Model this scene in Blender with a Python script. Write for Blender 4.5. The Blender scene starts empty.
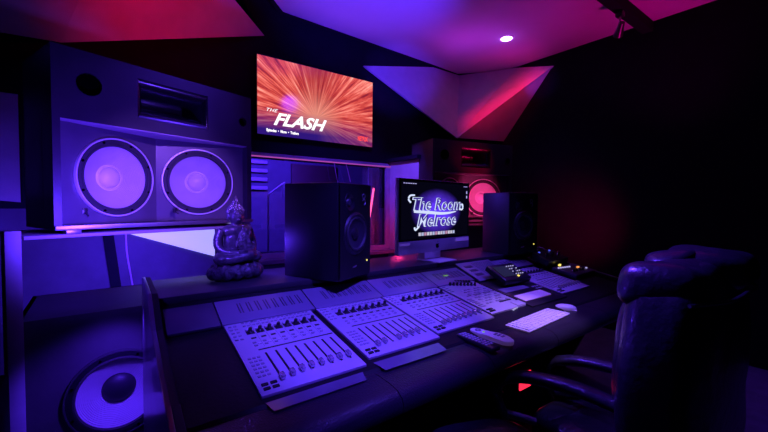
import bpy, bmesh, math, random
from mathutils import Vector, Matrix, noise
from mathutils.geometry import tessellate_polygon
random.seed(7)
PI = math.pi
R = math.radians
SC = bpy.context.scene
COL = SC.collection

# ------------------------------------------------------------------ materials
def new_mat(name):
    m = bpy.data.materials.new(name); m.use_nodes = True
    nt = m.node_tree; nt.nodes.clear()
    out = nt.nodes.new('ShaderNodeOutputMaterial')
    return m, nt, out

def mat(name, col, rough=.5, metal=0., bump=0., bscale=60., var=.12, emit=None, estr=1., coat=0., spec=.5, vscale=8.):
    m, nt, out = new_mat(name)
    b = nt.nodes.new('ShaderNodeBsdfPrincipled')
    tc = nt.nodes.new('ShaderNodeTexCoord')
    nz = nt.nodes.new('ShaderNodeTexNoise'); nz.inputs['Scale'].default_value = vscale; nz.inputs['Detail'].default_value = 4
    nt.links.new(tc.outputs['Object'], nz.inputs['Vector'])
    rp = nt.nodes.new('ShaderNodeValToRGB')
    rp.color_ramp.elements[0].position = .3; rp.color_ramp.elements[1].position = .7
    rp.color_ramp.elements[0].color = (*[c * (1 - var) for c in col], 1)
    rp.color_ramp.elements[1].color = (*[min(1, c * (1 + var)) for c in col], 1)
    nt.links.new(nz.outputs['Fac'], rp.inputs['Fac'])
    nt.links.new(rp.outputs['Color'], b.inputs['Base Color'])
    b.inputs['Roughness'].default_value = rough
    b.inputs['Metallic'].default_value = metal
    b.inputs['Coat Weight'].default_value = coat
    b.inputs['Specular IOR Level'].default_value = spec
    if bump:
        n2 = nt.nodes.new('ShaderNodeTexNoise'); n2.inputs['Scale'].default_value = bscale; n2.inputs['Detail'].default_value = 5
        nt.links.new(tc.outputs['Object'], n2.inputs['Vector'])
        bp = nt.nodes.new('ShaderNodeBump'); bp.inputs['Strength'].default_value = bump; bp.inputs['Distance'].default_value = .01
        nt.links.new(n2.outputs['Fac'], bp.inputs['Height']); nt.links.new(bp.outputs['Normal'], b.inputs['Normal'])
    if emit:
        b.inputs['Emission Color'].default_value = (*emit, 1); b.inputs['Emission Strength'].default_value = estr
    nt.links.new(b.outputs['BSDF'], out.inputs['Surface'])
    return m

def emis(name, col, s):
    m, nt, out = new_mat(name)
    e = nt.nodes.new('ShaderNodeEmission'); e.inputs['Color'].default_value = (*col, 1); e.inputs['Strength'].default_value = s
    nt.links.new(e.outputs[0], out.inputs['Surface']); return m

def cone_mat(name, col):
    """paper loudspeaker cone with concentric ribs; radius taken in the object's own xz plane"""
    m = mat(name, col, .62, var=.08)
    nt = m.node_tree; b = [n for n in nt.nodes if n.type == 'BSDF_PRINCIPLED'][0]
    tc = nt.nodes.new('ShaderNodeTexCoord'); sp = nt.nodes.new('ShaderNodeVectorMath'); sp.operation = 'MULTIPLY'
    sp.inputs[1].default_value = (1, 0, 1)
    nt.links.new(tc.outputs['Object'], sp.inputs[0])
    ln = nt.nodes.new('ShaderNodeVectorMath'); ln.operation = 'LENGTH'; nt.links.new(sp.outputs[0], ln.inputs[0])
    mu = nt.nodes.new('ShaderNodeMath'); mu.operation = 'MULTIPLY'; mu.inputs[1].default_value = 900
    nt.links.new(ln.outputs['Value'], mu.inputs[0])
    sn = nt.nodes.new('ShaderNodeMath'); sn.operation = 'SINE'; nt.links.new(mu.outputs[0], sn.inputs[0])
    bp = nt.nodes.new('ShaderNodeBump'); bp.inputs['Strength'].default_value = .55; bp.inputs['Distance'].default_value = .004
    nt.links.new(sn.outputs[0], bp.inputs['Height']); nt.links.new(bp.outputs['Normal'], b.inputs['Normal'])
    return m

M = {}
M['black'] = mat('black_fabric', (.010, .009, .018), .9, bump=.2, bscale=300, spec=.1)
M['wallnavy'] = mat('navy_wall_paint', (.10, .10, .14), .75, bump=.1, bscale=40)
M['fabricwall'] = mat('dark_navy_wall_fabric', (.006, .005, .013), .95, bump=.4, bscale=220, spec=.06)
M['cloud'] = mat('ceiling_fabric', (.55, .52, .55), .9, bump=.2, bscale=160, var=.06, vscale=2)
M['panel'] = mat('acoustic_panel_fabric', (.5, .48, .52), .9, bump=.2, bscale=160, var=.06)
M['cabblack'] = mat('black_cabinet_paint', (.035, .030, .042), .45, bump=.08, bscale=90)
M['baffle'] = mat('baffle_paint', (.10, .09, .11), .35, bump=.05, bscale=60)
M['cone'] = cone_mat('paper_cone', (.62, .58, .63))
M['surround'] = mat('foam_surround', (.03, .03, .035), .6, bump=.3, bscale=200)
M['subcab'] = mat('subwoofer_cabinet_paint', (.06, .055, .065), .5, bump=.1, bscale=60)
M['lip'] = mat('front_lip_metal', (.20, .18, .24), .25, metal=.3)
M['bayceil'] = mat('bay_ceiling_lit_tone', (.45, .40, .46), .4)
M['chrome'] = mat('bright_ring_metal', (.95, .93, .95), .4, metal=.35)
M['steel'] = mat('brushed_dark_steel', (.35, .35, .38), .4, metal=.8)
M['dust'] = mat('dust_cap', (.8, .78, .85), .35)
M['dust_dark'] = mat('dark_dust_cap', (.022, .02, .03), .5)
M['horn'] = mat('glossy_horn', (.11, .10, .13), .24, metal=.95)
M['holeblack'] = mat('deep_black', (.001, .001, .0015), .95, spec=0.)
M['module'] = mat('grey_module_plate', (.52, .50, .55), .38, metal=.15, var=.04)
M['module_dk'] = mat('module_button', (.30, .29, .33), .45)
M['module_lt'] = mat('module_button_light', (.62, .60, .66), .4)
M['slot'] = mat('slot_black', (.006, .006, .008), .6)
M['knob'] = mat('knob_black', (.02, .02, .024), .3)
M['cap'] = mat('fader_cap_metal', (.6, .58, .62), .22, metal=.7)
M['deck'] = mat('console_deck', (.004, .004, .006), .55, bump=.1, bscale=80, spec=.25)
M['endpanel'] = mat('console_end_lacquer', (.14, .13, .15), .3, coat=.3)
M['ledge'] = mat('console_ledge', (.035, .033, .04), .4, bump=.05, bscale=50)
M['armrest'] = mat('armrest_leather', (.022, .02, .028), .30, bump=.25, bscale=180)
M['bridge'] = mat('meter_bridge_metal', (.22, .20, .27), .4, metal=.2, var=.05)
M['bridge_fill'] = mat('bridge_blank_panel', (.07, .06, .09), .45)
M['leather'] = mat('black_leather', (.020, .019, .026), .33, bump=.5, bscale=26, coat=.15)
M['monitor_cab'] = mat('small_monitor_cabinet', (.010, .009, .013), .48, bump=.15, bscale=140)
M['monitor_face'] = mat('small_monitor_baffle', (.010, .009, .013), .35)
M['mon_cone'] = mat('small_monitor_cone', (.03, .028, .04), .4)
M['alu'] = mat('aluminium', (.62, .61, .64), .33, metal=.55)
M['alu_foot'] = mat('aluminium_foot', (.85, .84, .87), .3, metal=.3)
M['bezel'] = mat('screen_bezel', (.006, .006, .008), .25)
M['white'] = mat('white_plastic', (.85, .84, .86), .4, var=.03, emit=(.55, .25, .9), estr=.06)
M['lightpatch'] = mat('light_patch_glow', (.95, .95, .95), .9, emit=(.60, .62, 1.0), estr=.62, var=.03, vscale=3)
M['bronze'] = mat('statue_dark_resin', (.12, .11, .14), .30, metal=.4, bump=.25, bscale=70, var=.4, vscale=50)
M['bronze_lump'] = mat('statue_carved_base', (.13, .12, .14), .4, metal=.4, bump=1., bscale=55, var=.6, vscale=60)
M['carpet'] = mat('floor_wood', (.10, .085, .10), .5, bump=.15, bscale=30, var=.3)
M['postmetal'] = mat('post_paint', (.35, .33, .38), .55)
M['curtain'] = mat('curtain_cloth', (.25, .22, .35), .8)
M['redwood'] = mat('dark_red_panel', (.06, .02, .03), .6)
M['cable'] = mat('cable_rubber_pale', (.6, .45, .6), .5)
M['led_yellow'] = emis('led_yellow', (1, .75, .15), 1.4)
M['led_orange'] = emis('led_orange', (1, .35, .08), 1.3)
M['led_green'] = emis('led_green', (.35, .8, .15), .75)
M['led_white'] = emis('led_white', (.55, .5, 1), .8)
M['led_blue'] = emis('led_blue', (.1, .12, 1), .8)
M['led_red'] = emis('led_red', (1, .02, .06), 1.6)
M['lit_edge_pink'] = emis('lit_edge_pink', (.62, .10, .60), .7)
M['lamp_face'] = emis('downlight_lens', (.75, .42, 1), 22)
M['spot_face'] = emis('spotlight_lens', (.25, .2, 1), 6)
M['lcd'] = mat('lcd_glass', (.05, .06, .05), .2, emit=(.18, .24, .22), estr=.05)

# ------------------------------------------------------------------ mesh helpers
class MB:
    def __init__(s): s.bm = bmesh.new()
    def _add(s, verts, mtx=None):
        if mtx is not None:
            for v in verts: v.co = mtx @ v.co
    def box(s, x0, x1, y0, y1, z0, z1, bevel=0., seg=2, mtx=None):
        r = bmesh.ops.create_cube(s.bm, size=1)
        vs = r['verts']
        for v in vs:
            v.co = Vector(((x0+x1)/2 + v.co.x*(x1-x0), (y0+y1)/2 + v.co.y*(y1-y0), (z0+z1)/2 + v.co.z*(z1-z0)))
        if bevel:
            es = list({e for v in vs for e in v.link_edges})
            r2 = bmesh.ops.bevel(s.bm, geom=es, offset=bevel, segments=seg, profile=.5, affect='EDGES')
            vs = list({v for f in r2['faces'] for v in f.verts} | {v for v in vs if v.is_valid})
        s._add(vs, mtx); return s
    def lathe(s, prof, axis='-y', n=48, c=(0, 0, 0), mtx=None, close=False):
        """prof: (radius, height along axis)"""
        rings = []
        for (r, h) in prof:
            ring = []
            for i in range(n if r > 1e-6 else 1):
                a = 2*PI*i/n; u, w = r*math.cos(a), r*math.sin(a)
                if axis == '-y': p = Vector((u, -h, w))
                elif axis == 'z': p = Vector((u, w, h))
                else: p = Vector((h, u, w))
                ring.append(s.bm.verts.new(p + Vector(c)))
            rings.append(ring)
        for a, b in zip(rings, rings[1:]):
            la, lb = len(a), len(b)
            for i in range(n):
                j = (i+1) % n
                if la == 1 and lb == 1: continue
                if la == 1: s.bm.faces.new((a[0], b[j], b[i]))
                elif lb == 1: s.bm.faces.new((a[i], a[j], b[0]))
                else: s.bm.faces.new((a[i], a[j], b[j], b[i]))
        s._add([v for r in rings for v in r], mtx); return s
    def tube(s, pts, rad, n=10, wh=None, smooth=4, caps=True, up=(0, 0, 1)):
        pts = [Vector(p) for p in pts]
        rad = rad if isinstance(rad, (list, tuple)) else [rad]*len(pts)
        P, Q = [], []
        if len(pts) > 2 and smooth > 1:
            for i in range(len(pts)-1):
                p0, p1, p2, p3 = pts[max(i-1, 0)], pts[i], pts[i+1], pts[min(i+2, len(pts)-1)]
                for k in range(smooth):
                    t = k/smooth
                    P.append(.5*((2*p1) + (p2-p0)*t + (2*p0-5*p1+4*p2-p3)*t*t + (3*p1-p0-3*p2+p3)*t**3))
                    Q.append(rad[i]*(1-t) + rad[i+1]*t)
            P.append(pts[-1]); Q.append(rad[-1])
        else: P, Q = pts, rad
        rings = []; upv = Vector(up)
        for i, p in enumerate(P):
            d = (P[min(i+1, len(P)-1)] - P[max(i-1, 0)]).normalized()
            sd = d.cross(upv)
            if sd.length < .05: sd = d.cross(Vector((1, 0, 0)) if abs(d.x) < .9 else Vector((0, 1, 0)))
            sd.normalize(); vv = sd.cross(d)
            w, h = wh if wh else (1, 1)
            rings.append([s.bm.verts.new(p + sd*math.cos(2*PI*k/n)*Q[i]*w + vv*math.sin(2*PI*k/n)*Q[i]*h) for k in range(n)])
        for a, b in zip(rings, rings[1:]):
            for k in range(n): s.bm.faces.new((a[k], a[(k+1) % n], b[(k+1) % n], b[k]))
        if caps:
            s.bm.faces.new(rings[0][::-1]); s.bm.faces.new(rings[-1])
        return s
    def prism(s, poly, x0, x1, axis='x', bevel=0., mtx=None):
        """poly: list of 2-D points in the plane across the axis"""
        def P(a, t):
            if axis == 'x': return Vector((t, a[0], a[1]))
            if axis == 'y': return Vector((a[0], t, a[1]))
            return Vector((a[0], a[1], t))
        A = [s.bm.verts.new(P(a, x0)) for a in poly]; B = [s.bm.verts.new(P(a, x1)) for a in poly]
        s.bm.faces.new(A[::-1]); s.bm.faces.new(B)
        n = len(poly)
        for i in range(n): s.bm.faces.new((A[i], A[(i+1) % n], B[(i+1) % n], B[i]))
        vs = A + B
        if bevel:
            es = list({e for v in vs for e in v.link_edges})
            r2 = bmesh.ops.bevel(s.bm, geom=es, offset=bevel, segments=3, profile=.5, affect='EDGES', clamp_overlap=True)
            vs = list({v for f in r2['faces'] for v in f.verts} | {v for v in vs if v.is_valid})
        s._add(vs, mtx); return s
    def face(s, pts, thick=0.):
        vs = [s.bm.verts.new(Vector(p)) for p in pts]
        f = s.bm.faces.new(vs)
        if thick:
            f.normal_update(); n = f.normal.copy()
            r = bmesh.ops.extrude_face_region(s.bm, geom=[f])
            for v in [g for g in r['geom'] if isinstance(g, bmesh.types.BMVert)]: v.co -= n*thick
        return s
    def holes(s, outer, holes, y, depth=0., mtx=None):
        """flat panel in the xz plane at y with holes; hole walls go back by depth"""
        loops = [[Vector((a, b, 0)) for a, b in outer]] + [[Vector((a, b, 0)) for a, b in h] for h in holes]
        flat = [p for l in loops for p in l]
        vs = [s.bm.verts.new((p.x, y, p.y)) for p in flat]
        for t in tessellate_polygon(loops):
            try: s.bm.faces.new([vs[i] for i in t])
            except ValueError: pass
        allv = list(vs)
        if depth:
            k = len(outer)
            for h in holes:
                ring = vs[k:k+len(h)]; k += len(h)
                back = [s.bm.verts.new((v.co.x, y+depth, v.co.z)) for v in ring]; allv += back
                for i in range(len(h)): s.bm.faces.new((ring[i], ring[(i+1) % len(h)], back[(i+1) % len(h)], back[i]))
        s._add(allv, mtx); return s
    def ell(s, c, rx, ry, rz, p=1., mtx=None, seg=20, rings=12, rot=None):
        """superellipsoid; p<1 gives a boxier, cushion-like body"""
        r = bmesh.ops.create_uvsphere(s.bm, u_segments=seg, v_segments=rings, radius=1)
        f = lambda t: math.copysign(abs(t)**p, t)
        for v in r['verts']:
            x, y, z = v.co
            ph = math.asin(max(-1, min(1, z))); la = math.atan2(y, x)
            q = Vector((rx*f(math.cos(ph))*f(math.cos(la)), ry*f(math.cos(ph))*f(math.sin(la)), rz*f(math.sin(ph))))
            if rot is not None: q = rot @ q
            v.co = q + Vector(c)
        s._add(r['verts'], mtx); return s
    def build(s, name, m, parent=None, smooth=30, subsurf=0):
        bmesh.ops.recalc_face_normals(s.bm, faces=s.bm.faces)
        me = bpy.data.meshes.new(name); s.bm.to_mesh(me); s.bm.free()
        if smooth:
            for p in me.polygons: p.use_smooth = True
            try: me.set_sharp_from_angle(angle=R(smooth))
            except Exception: pass
        me.materials.append(m)
        o = bpy.data.objects.new(name, me); COL.objects.link(o)
        if parent: o.parent = parent
        if subsurf:
            md = o.modifiers.new('s', 'SUBSURF'); md.levels = subsurf; md.render_levels = subsurf
        return o

def tag(o, label=None, cat=None, group=None, kind=None):
    if label: o['label'] = label
    if cat: o['category'] = cat
    if group: o['group'] = group
    if kind: o['kind'] = kind
    return o
def thing(name, label, cat, loc=(0, 0, 0), rz=0., group=None, rot=None):
    o = bpy.data.objects.new(name, None); COL.objects.link(o); o.empty_display_size = .05
    o.location = loc; o.rotation_euler = rot if rot else (0, 0, rz)
    return tag(o, label, cat, group)
def kids(o): return [c for c in bpy.data.objects if c.parent == o]
def copy_tree(o, parent=None):
    c = o.copy(); COL.objects.link(c); c.parent = parent
    for ch in kids(o): copy_tree(ch, c)
    return c
def inst(proto_mesh, name, m, parent, loc, rot=(0, 0, 0), scale=(1, 1, 1)):
    o = bpy.data.objects.new(name, proto_mesh); COL.objects.link(o); o.parent = parent
    o.location = loc; o.rotation_euler = rot; o.scale = scale
    return o
def structure(name, mb, m, smooth=0): return tag(mb.build(name, m, smooth=smooth), kind='structure')
def circle(cx, cz, r, n=40, rz=None): return [(cx + r*math.cos(2*PI*i/n), cz + (rz or r)*math.sin(2*PI*i/n)) for i in range(n)]
def text(body, name, m, size, parent=None, loc=(0, 0, 0), rot=(R(90), 0, 0), shear=0., offset=0., extrude=.0005, align='LEFT', space=1., sx=1., width=None):
    cu = bpy.data.curves.new(name, 'FONT'); cu.body = body; cu.size = size; cu.shear = shear; cu.offset = offset
    cu.extrude = extrude; cu.align_x = align; cu.space_character = space; cu.resolution_u = 3
    tmp = bpy.data.objects.new('tmp', cu); COL.objects.link(tmp)
    bpy.context.view_layer.update()
    me = bpy.data.meshes.new_from_object(tmp.evaluated_get(bpy.context.evaluated_depsgraph_get()))
    bpy.data.objects.remove(tmp); bpy.data.curves.remove(cu)
    me.materials.clear(); me.materials.append(m); me.name = name
    if width:
        xs = [v.co.x for v in me.vertices]; k = width/(max(xs)-min(xs)); sx = k
    o = bpy.data.objects.new(name, me); COL.objects.link(o); o.parent = parent
    o.location = loc; o.rotation_euler = rot; o.scale = (sx, 1, 1)
    return o

# ------------------------------------------------------------------ the room
XR, YF, XL, YB, ZC = 4.335, 3.60, -1.30, -2.2, 3.36
structure('floor', MB().box(XL-.1, XR+.1, YB-.1, 6.2, -.1, 0), M['carpet'])
structure('wall_right', MB().box(XR, XR+.1, YB, 6.2, 0, ZC), M['fabricwall'])
structure('wall_left', MB().box(XL-.1, XL, YB, 6.2, 0, ZC), M['fabricwall'])
structure('wall_back', MB().box(XL-.1, XR+.1, YB-.1, YB, 0, ZC), M['fabricwall'])
structure('ceiling', MB().box(XL-.1, XR+.1, YB-.1, 6.2, ZC, ZC+.1), M['black'])
# front wall with the window opening; the lower half is painted, the upper half is black fabric
WX0, WX1, WZ0, WZ1 = 1.03, 2.66, .85, 1.80
structure('wall_front', MB().box(XL, WX0, YF, YF+.12, 0, 1.30).box(WX0, WX1, YF, YF+.12, 0, WZ0).box(WX1, XR, YF, YF+.12, 0, 1.30), M['wallnavy'])
structure('wall_front_upper', MB().box(XL, WX0, YF, YF+.12, 1.30, ZC).box(WX0, WX1, YF, YF+.12, WZ1, ZC).box(WX1, XR, YF, YF+.12, 1.30, ZC), M['black'])
# ceiling cloud, one big irregular fabric panel hung under the dark ceiling
cloud = [(1.176, 3.309), (1.316, 3.455), (3.328, 3.535), (3.90, 3.57), (4.27, 3.19), (XR-.004, 2.88), (XR-.004, -2.1), (-1.2, -2.1), (-1.2, .93)]
structure('ceiling_cloud', MB().prism(cloud, 3.198, 3.25, axis='z'), M['cloud'])
structure('trim_1', MB().prism([(a*1.0, b+.004) for a, b in cloud[:5]] + [(4.27, 3.23), (3.90, 3.62), (3.32, 3.59), (1.30, 3.50), (1.15, 3.34)], 3.19, 3.26, axis='z'), M['black'])

def apanel(pts, label, m=None, group=None):
    o = MB().face(pts, .02).build('acoustic_panel', m or M['panel'], smooth=0)
    return tag(o, label, 'wall panel', group)
# right corner: two folded facets meeting on a ridge
A1, A2, A3, A4 = (2.33, 3.585, 2.955), (3.44, 3.585, 3.19), (3.95, 3.585, 3.19), (XR-.01, 2.93, 3.19)
A5, T, B2 = (XR-.01, 2.398, 3.06), (3.725, 3.40, 2.254), (XR-.01, 3.09, 2.232)
apanel([A1, T, A3, A2], 'blue lit folded fabric panel between television and main speaker by the window wall')
apanel([T, A5, A4, A3], 'triangular fabric panel with a diagonal red streak above the far main speaker')
apanel([T, B2, (XR-.012, 2.42, 3.045)], 'dusky purple triangular fabric panel against the dark right wall')
# left corner: red lit facet high above the near main speaker
apanel([(1.18, 3.585, 2.98), (.10, 2.75, 3.34), (-1.25, 2.85, 3.34), (-1.25, 3.05, 2.30), (-.28, 3.22, 2.40)], 'red lit slanted ceiling panel high above the near main speaker')
apanel([(-.548, 3.59, 1.345), (-.548, 3.59, 2.10), (-1.2, 3.59, 2.10), (-1.2, 3.59, 1.42)], 'blue lit flat wall panel at the left edge beside the near main speaker')
tag(MB().face([(.05, 3.585, 1.15), (.064, 3.585, 1.10), (.76, 3.585, .845), (.90, 3.585, .80), (.90, 3.585, 1.19)], .01).build('light_wedge', M['lightpatch'], smooth=0),  # patch of light on the wall, put into white colour and emission
    'bright white wedge of light built as a glowing panel under the near main speaker', 'wall panel')
# slanted dark seam batten on the wall
tag(MB().prism([(-.10, 1.16), (-.03, 1.16), (.06, .30), (-.01, .30)], YF-.02, YF-.001, axis='y').build('wall_batten', M['black'], smooth=0),
    'dark slanted batten on the blue wall under the near main speaker', 'batten')
tag(MB().tube([(.055, YF-.03, 1.16), (.06, YF-.03, .95), (.085, YF-.03, .75), (.12, YF-.03, .45), (.12, YF-.03, .1)], .0065).build('hanging_cable', M['cable']),
    'thin pale cable hanging down the blue wall below the near main speaker', 'cable')
# splayed return beside the window
structure('wall_return', MB().box(2.725, 2.77, 3.02, YF-.001, .3, 1.86), M['panel'])
# platform lintel above the window return
structure('trim_2', MB().box(2.66, XR-.001, 3.00, YF-.001, 1.861, 1.90), M['black'])

# ---- window
structure('window_1', MB().box(WX0-.05, WX1+.06, YF-.03, YF+.02, WZ1, WZ1+.045).box(WX0-.05, WX1+.06, YF-.03, YF+.02, WZ0-.05, WZ0)
          .box(WX0-.05, WX0, YF-.03, YF+.02, WZ0, WZ1).box(WX1, WX1+.06, YF-.03, YF+.02, WZ0, WZ1), mat('window_frame_paint', (.30, .27, .33), .4))
gm, nt, out = new_mat('window_glass')
tr = nt.nodes.new('ShaderNodeBsdfTransparent'); tr.inputs[0].default_value = (.82, .82, .9, 1)
gl = nt.nodes.new('ShaderNodeBsdfGlossy'); gl.inputs['Roughness'].default_value = .02; gl.inputs[0].default_value = (.9, .9, .95, 1)
fr = nt.nodes.new('ShaderNodeLayerWeight'); fr.inputs[0].default_value = .35
mx = nt.nodes.new('ShaderNodeMixShader')
nt.links.new(fr.outputs['Fresnel'], mx.inputs[0]); nt.links.new(tr.outputs[0], mx.inputs[1]); nt.links.new(gl.outputs[0], mx.inputs[2])
nt.links.new(mx.outputs[0], out.inputs['Surface'])
gp = MB().box(WX0, WX1, YF+.025, YF+.031, WZ0, WZ1).build('window_1_pane', gm, smooth=0); tag(gp, kind='structure')
tag(MB().box(WX0-.05, WX1+.06, YF-.042, YF-.031, WZ1+.002, WZ1+.012).build('lit_trim_edge', M['lit_edge_pink'], smooth=0),  # lit frame trim, its pink light put in as emission
    'thin pink lit top edge of the window frame with its light built in as glow', 'lit edge')
# ---- live room beyond the glass
structure('wall_beyond', MB().box(.2, XR, 5.6, 5.7, 0, 3.0), M['wallnavy'])
structure('ceiling_beyond', MB().box(.2, XR, YF+.13, 5.6, 2.35, 2.45), M['wallnavy'])
tag(MB().box(2.25, 3.05, 5.53, 5.59, 1.35, 1.98, .01).build('framed_panel', M['redwood']), 'dark reddish framed panel on the far wall seen through the window', 'wall panel')
for i, z in enumerate((1.55, 1.68, 1.81, 1.94)):
    tag(MB().box(1.36, 1.86, 5.52, 5.59, z, z+.055, .008).build('wall_slat', M['postmetal']),
        ['lowest', 'second lowest', 'second highest', 'highest'][i] + ' of the pale slats on the far wall beyond the window', 'slat')
b = MB()
vs = []
for i in range(61):
    x = 2.80 + .40*i/60; y = 4.15 + .035*math.sin(i*1.25) + .01*math.sin(i*.5)
    vs.append((b.bm.verts.new((x, y, .4)), b.bm.verts.new((x, y, 2.3))))
for p, q in zip(vs, vs[1:]): b.bm.faces.new((p[0], q[0], q[1], p[1]))
tag(b.build('curtain', M['curtain'], smooth=60), 'blue pleated curtain hanging behind the right end of the window', 'curtain')
tag(MB().tube([(2.66, 3.98, .95), (2.76, 3.98, 1.56)], .012).build('neon_tube', emis('neon_pink', (1, .07, .22), 4.5)), 'slim glowing pink red tube standing beyond the window glass', 'light tube')
t = thing('microphone', 'small studio microphone on a boom seen through the left of the window', 'microphone', (1.42, 4.2, 0))
MB().tube([(0, 0, 0), (0, 0, 1.45)], .011).build('stand', M['steel'], t)
MB().tube([(0, 0, 1.45), (.2, 0, 1.60)], .009).build('boom', M['steel'], t)
MB().lathe([(0, -.08), (.03, -.08), (.03, .03), (.026, .07), (0, .085)], axis='z', c=(.2, 0, 1.50), n=20).build('capsule', M['steel'], t)
structure('window_1_sill', MB().box(WX0-.05, WX1+.1, YF-.16, YF-.002, WZ0-.09, WZ0-.05, .006), mat('sill_paint', (.18, .16, .2), .35))
for x, zl in ((1.93, 1.55), (2.08, 1.60)):
    tag(MB().tube([(x, YF-.05, WZ1), (x+.02, YF-.06, zl+.12), (x+.06, YF-.05, zl)], .004).build('dangling_cable', M['cable']),
        'thin cable dangling over the glass, ' + ('left' if x < 2 else 'right') + ' of two above the near black monitor', 'cable')

# ------------------------------------------------------------------ television
tv = thing('television', 'wall mounted television showing a red title screen above the window', 'television', (0, YF-.07, 0))
TX0, TX1, TZ0, TZ1 = 1.092, 2.42, 2.018, 2.765
MB().box(TX0-.012, TX1+.012, .004, .05, TZ0-.014, TZ1+.012, .004).build('bezel', M['bezel'], tv)
MB().box(1.55, 1.95, .05, .0695, 2.2, 2.6).build('wall_bracket', M['steel'], tv)
m, nt, out = new_mat('tv_picture')
def N(t, **k):
    n = nt.nodes.new(t)
    for a, v in k.items(): setattr(n, a, v)
    return n
def math_(op, a, b_=None, clamp=False):
    n = N('ShaderNodeMath', operation=op, use_clamp=clamp)
    for i, v in enumerate((a, b_)):
        if v is None: continue
        if isinstance(v, (int, float)): n.inputs[i].default_value = v
        else: nt.links.new(v, n.inputs[i])
    return n.outputs[0]
def mixc(fac, a, b_):
    n = N('ShaderNodeMix', data_type='RGBA', clamp_factor=True)
    for i, v in ((0, fac), (6, a), (7, b_)):
        if isinstance(v, tuple): n.inputs[i].default_value = (*v, 1)
        elif isinstance(v, (int, float)): n.inputs[i].default_value = v
        else: nt.links.new(v, n.inputs[i])
    return n.outputs[2]
tc = N('ShaderNodeTexCoord'); sp = N('ShaderNodeSeparateXYZ'); nt.links.new(tc.outputs['Generated'], sp.inputs[0])
U, Vv = sp.outputs[0], sp.outputs[2]
dx = math_('MULTIPLY', math_('SUBTRACT', U, .46), 1.75); dz = math_('SUBTRACT', Vv, .30)
ang = math_('ARCTAN2', dz, dx); rad = math_('SQRT', math_('ADD', math_('MULTIPLY', dx, dx), math_('MULTIPLY', dz, dz)))
cb = N('ShaderNodeCombineXYZ'); nt.links.new(math_('MULTIPLY', ang, 9.), cb.inputs[0]); nt.links.new(math_('MULTIPLY', rad, .9), cb.inputs[1])
nz = N('ShaderNodeTexNoise'); nz.inputs['Scale'].default_value = 1.6; nz.inputs['Detail'].default_value = 5; nz.inputs['Roughness'].default_value = .65
nt.links.new(cb.outputs[0], nz.inputs['Vector'])
rp = N('ShaderNodeValToRGB'); els = rp.color_ramp.elements
els[0].position = .30; els[0].color = (.13, .01, .03, 1); els[1].position = .80; els[1].color = (1, .75, .6, 1)
for p_, c_ in ((.40, (.36, .02, .03)), (.50, (.66, .075, .06)), (.62, (.90, .24, .19))): e = els.new(p_); e.color = (*c_, 1)
nt.links.new(nz.outputs['Fac'], rp.inputs['Fac'])
# soft burst in the middle of the picture, dusk at the lower edge
core = math_('SUBTRACT', 1., math_('MULTIPLY', rad, 2.2), True)
c1 = mixc(math_('MULTIPLY', core, .75), rp.outputs[0], (.70, .30, .22))
e2 = math_('SUBTRACT', 1.2, math_('MULTIPLY', math_('ABSOLUTE', math_('SUBTRACT', U, .47)), 5.5), True)
c1 = mixc(math_('MULTIPLY', math_('MULTIPLY', e2, math_('GREATER_THAN', Vv, -1.)), math_('MULTIPLY', math_('SUBTRACT', Vv, .45, True), 1.6)), c1, (.30, .02, .03))
low = math_('SUBTRACT', 1.25, math_('MULTIPLY', Vv, 3.4), True)
c2 = mixc(math_('MULTIPLY', low, math_('SUBTRACT', 1.35, math_('MULTIPLY', U, .75), True)), c1, (.025, .007, .17))
lft = math_('SUBTRACT', .40, Vv, True)
em = N('ShaderNodeEmission'); nt.links.new(c2, em.inputs[0]); em.inputs[1].default_value = 1.15
gg = N('ShaderNodeBsdfGlossy'); gg.inputs['Roughness'].default_value = .12; gg.inputs[0].default_value = (.05, .05, .05, 1)
ad = N('ShaderNodeAddShader'); nt.links.new(em.outputs[0], ad.inputs[0]); nt.links.new(gg.outputs[0], ad.inputs[1]); nt.links.new(ad.outputs[0], out.inputs['Surface'])
MB().box(TX0, TX1, -.001, .003, TZ0, TZ1).build('screen', m, tv, smooth=0)
wh = emis('tv_title_white', (1, .95, 1), 1.3)
text('THE', 'title_text', wh, .045, tv, (TX0+.075, -.002, 2.245), shear=.35, offset=.0, space=1.1, sx=1.3)
text('FLASH', 'title_text', wh, .165, tv, (TX0+.15, -.002, 2.125), shear=.4, offset=.005, width=.58)
text('Episodes  •  More  •  Trailers', 'menu_text', wh, .036, tv, (TX0+.085, -.002, 2.052), offset=.0015, width=.33)
text('NETFLIX', 'menu_text', emis('tv_red_text', (1, .06, .06), 1.3), .07, tv, (TX1-.20, -.002, 2.075), offset=.002, width=.135)

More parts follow.
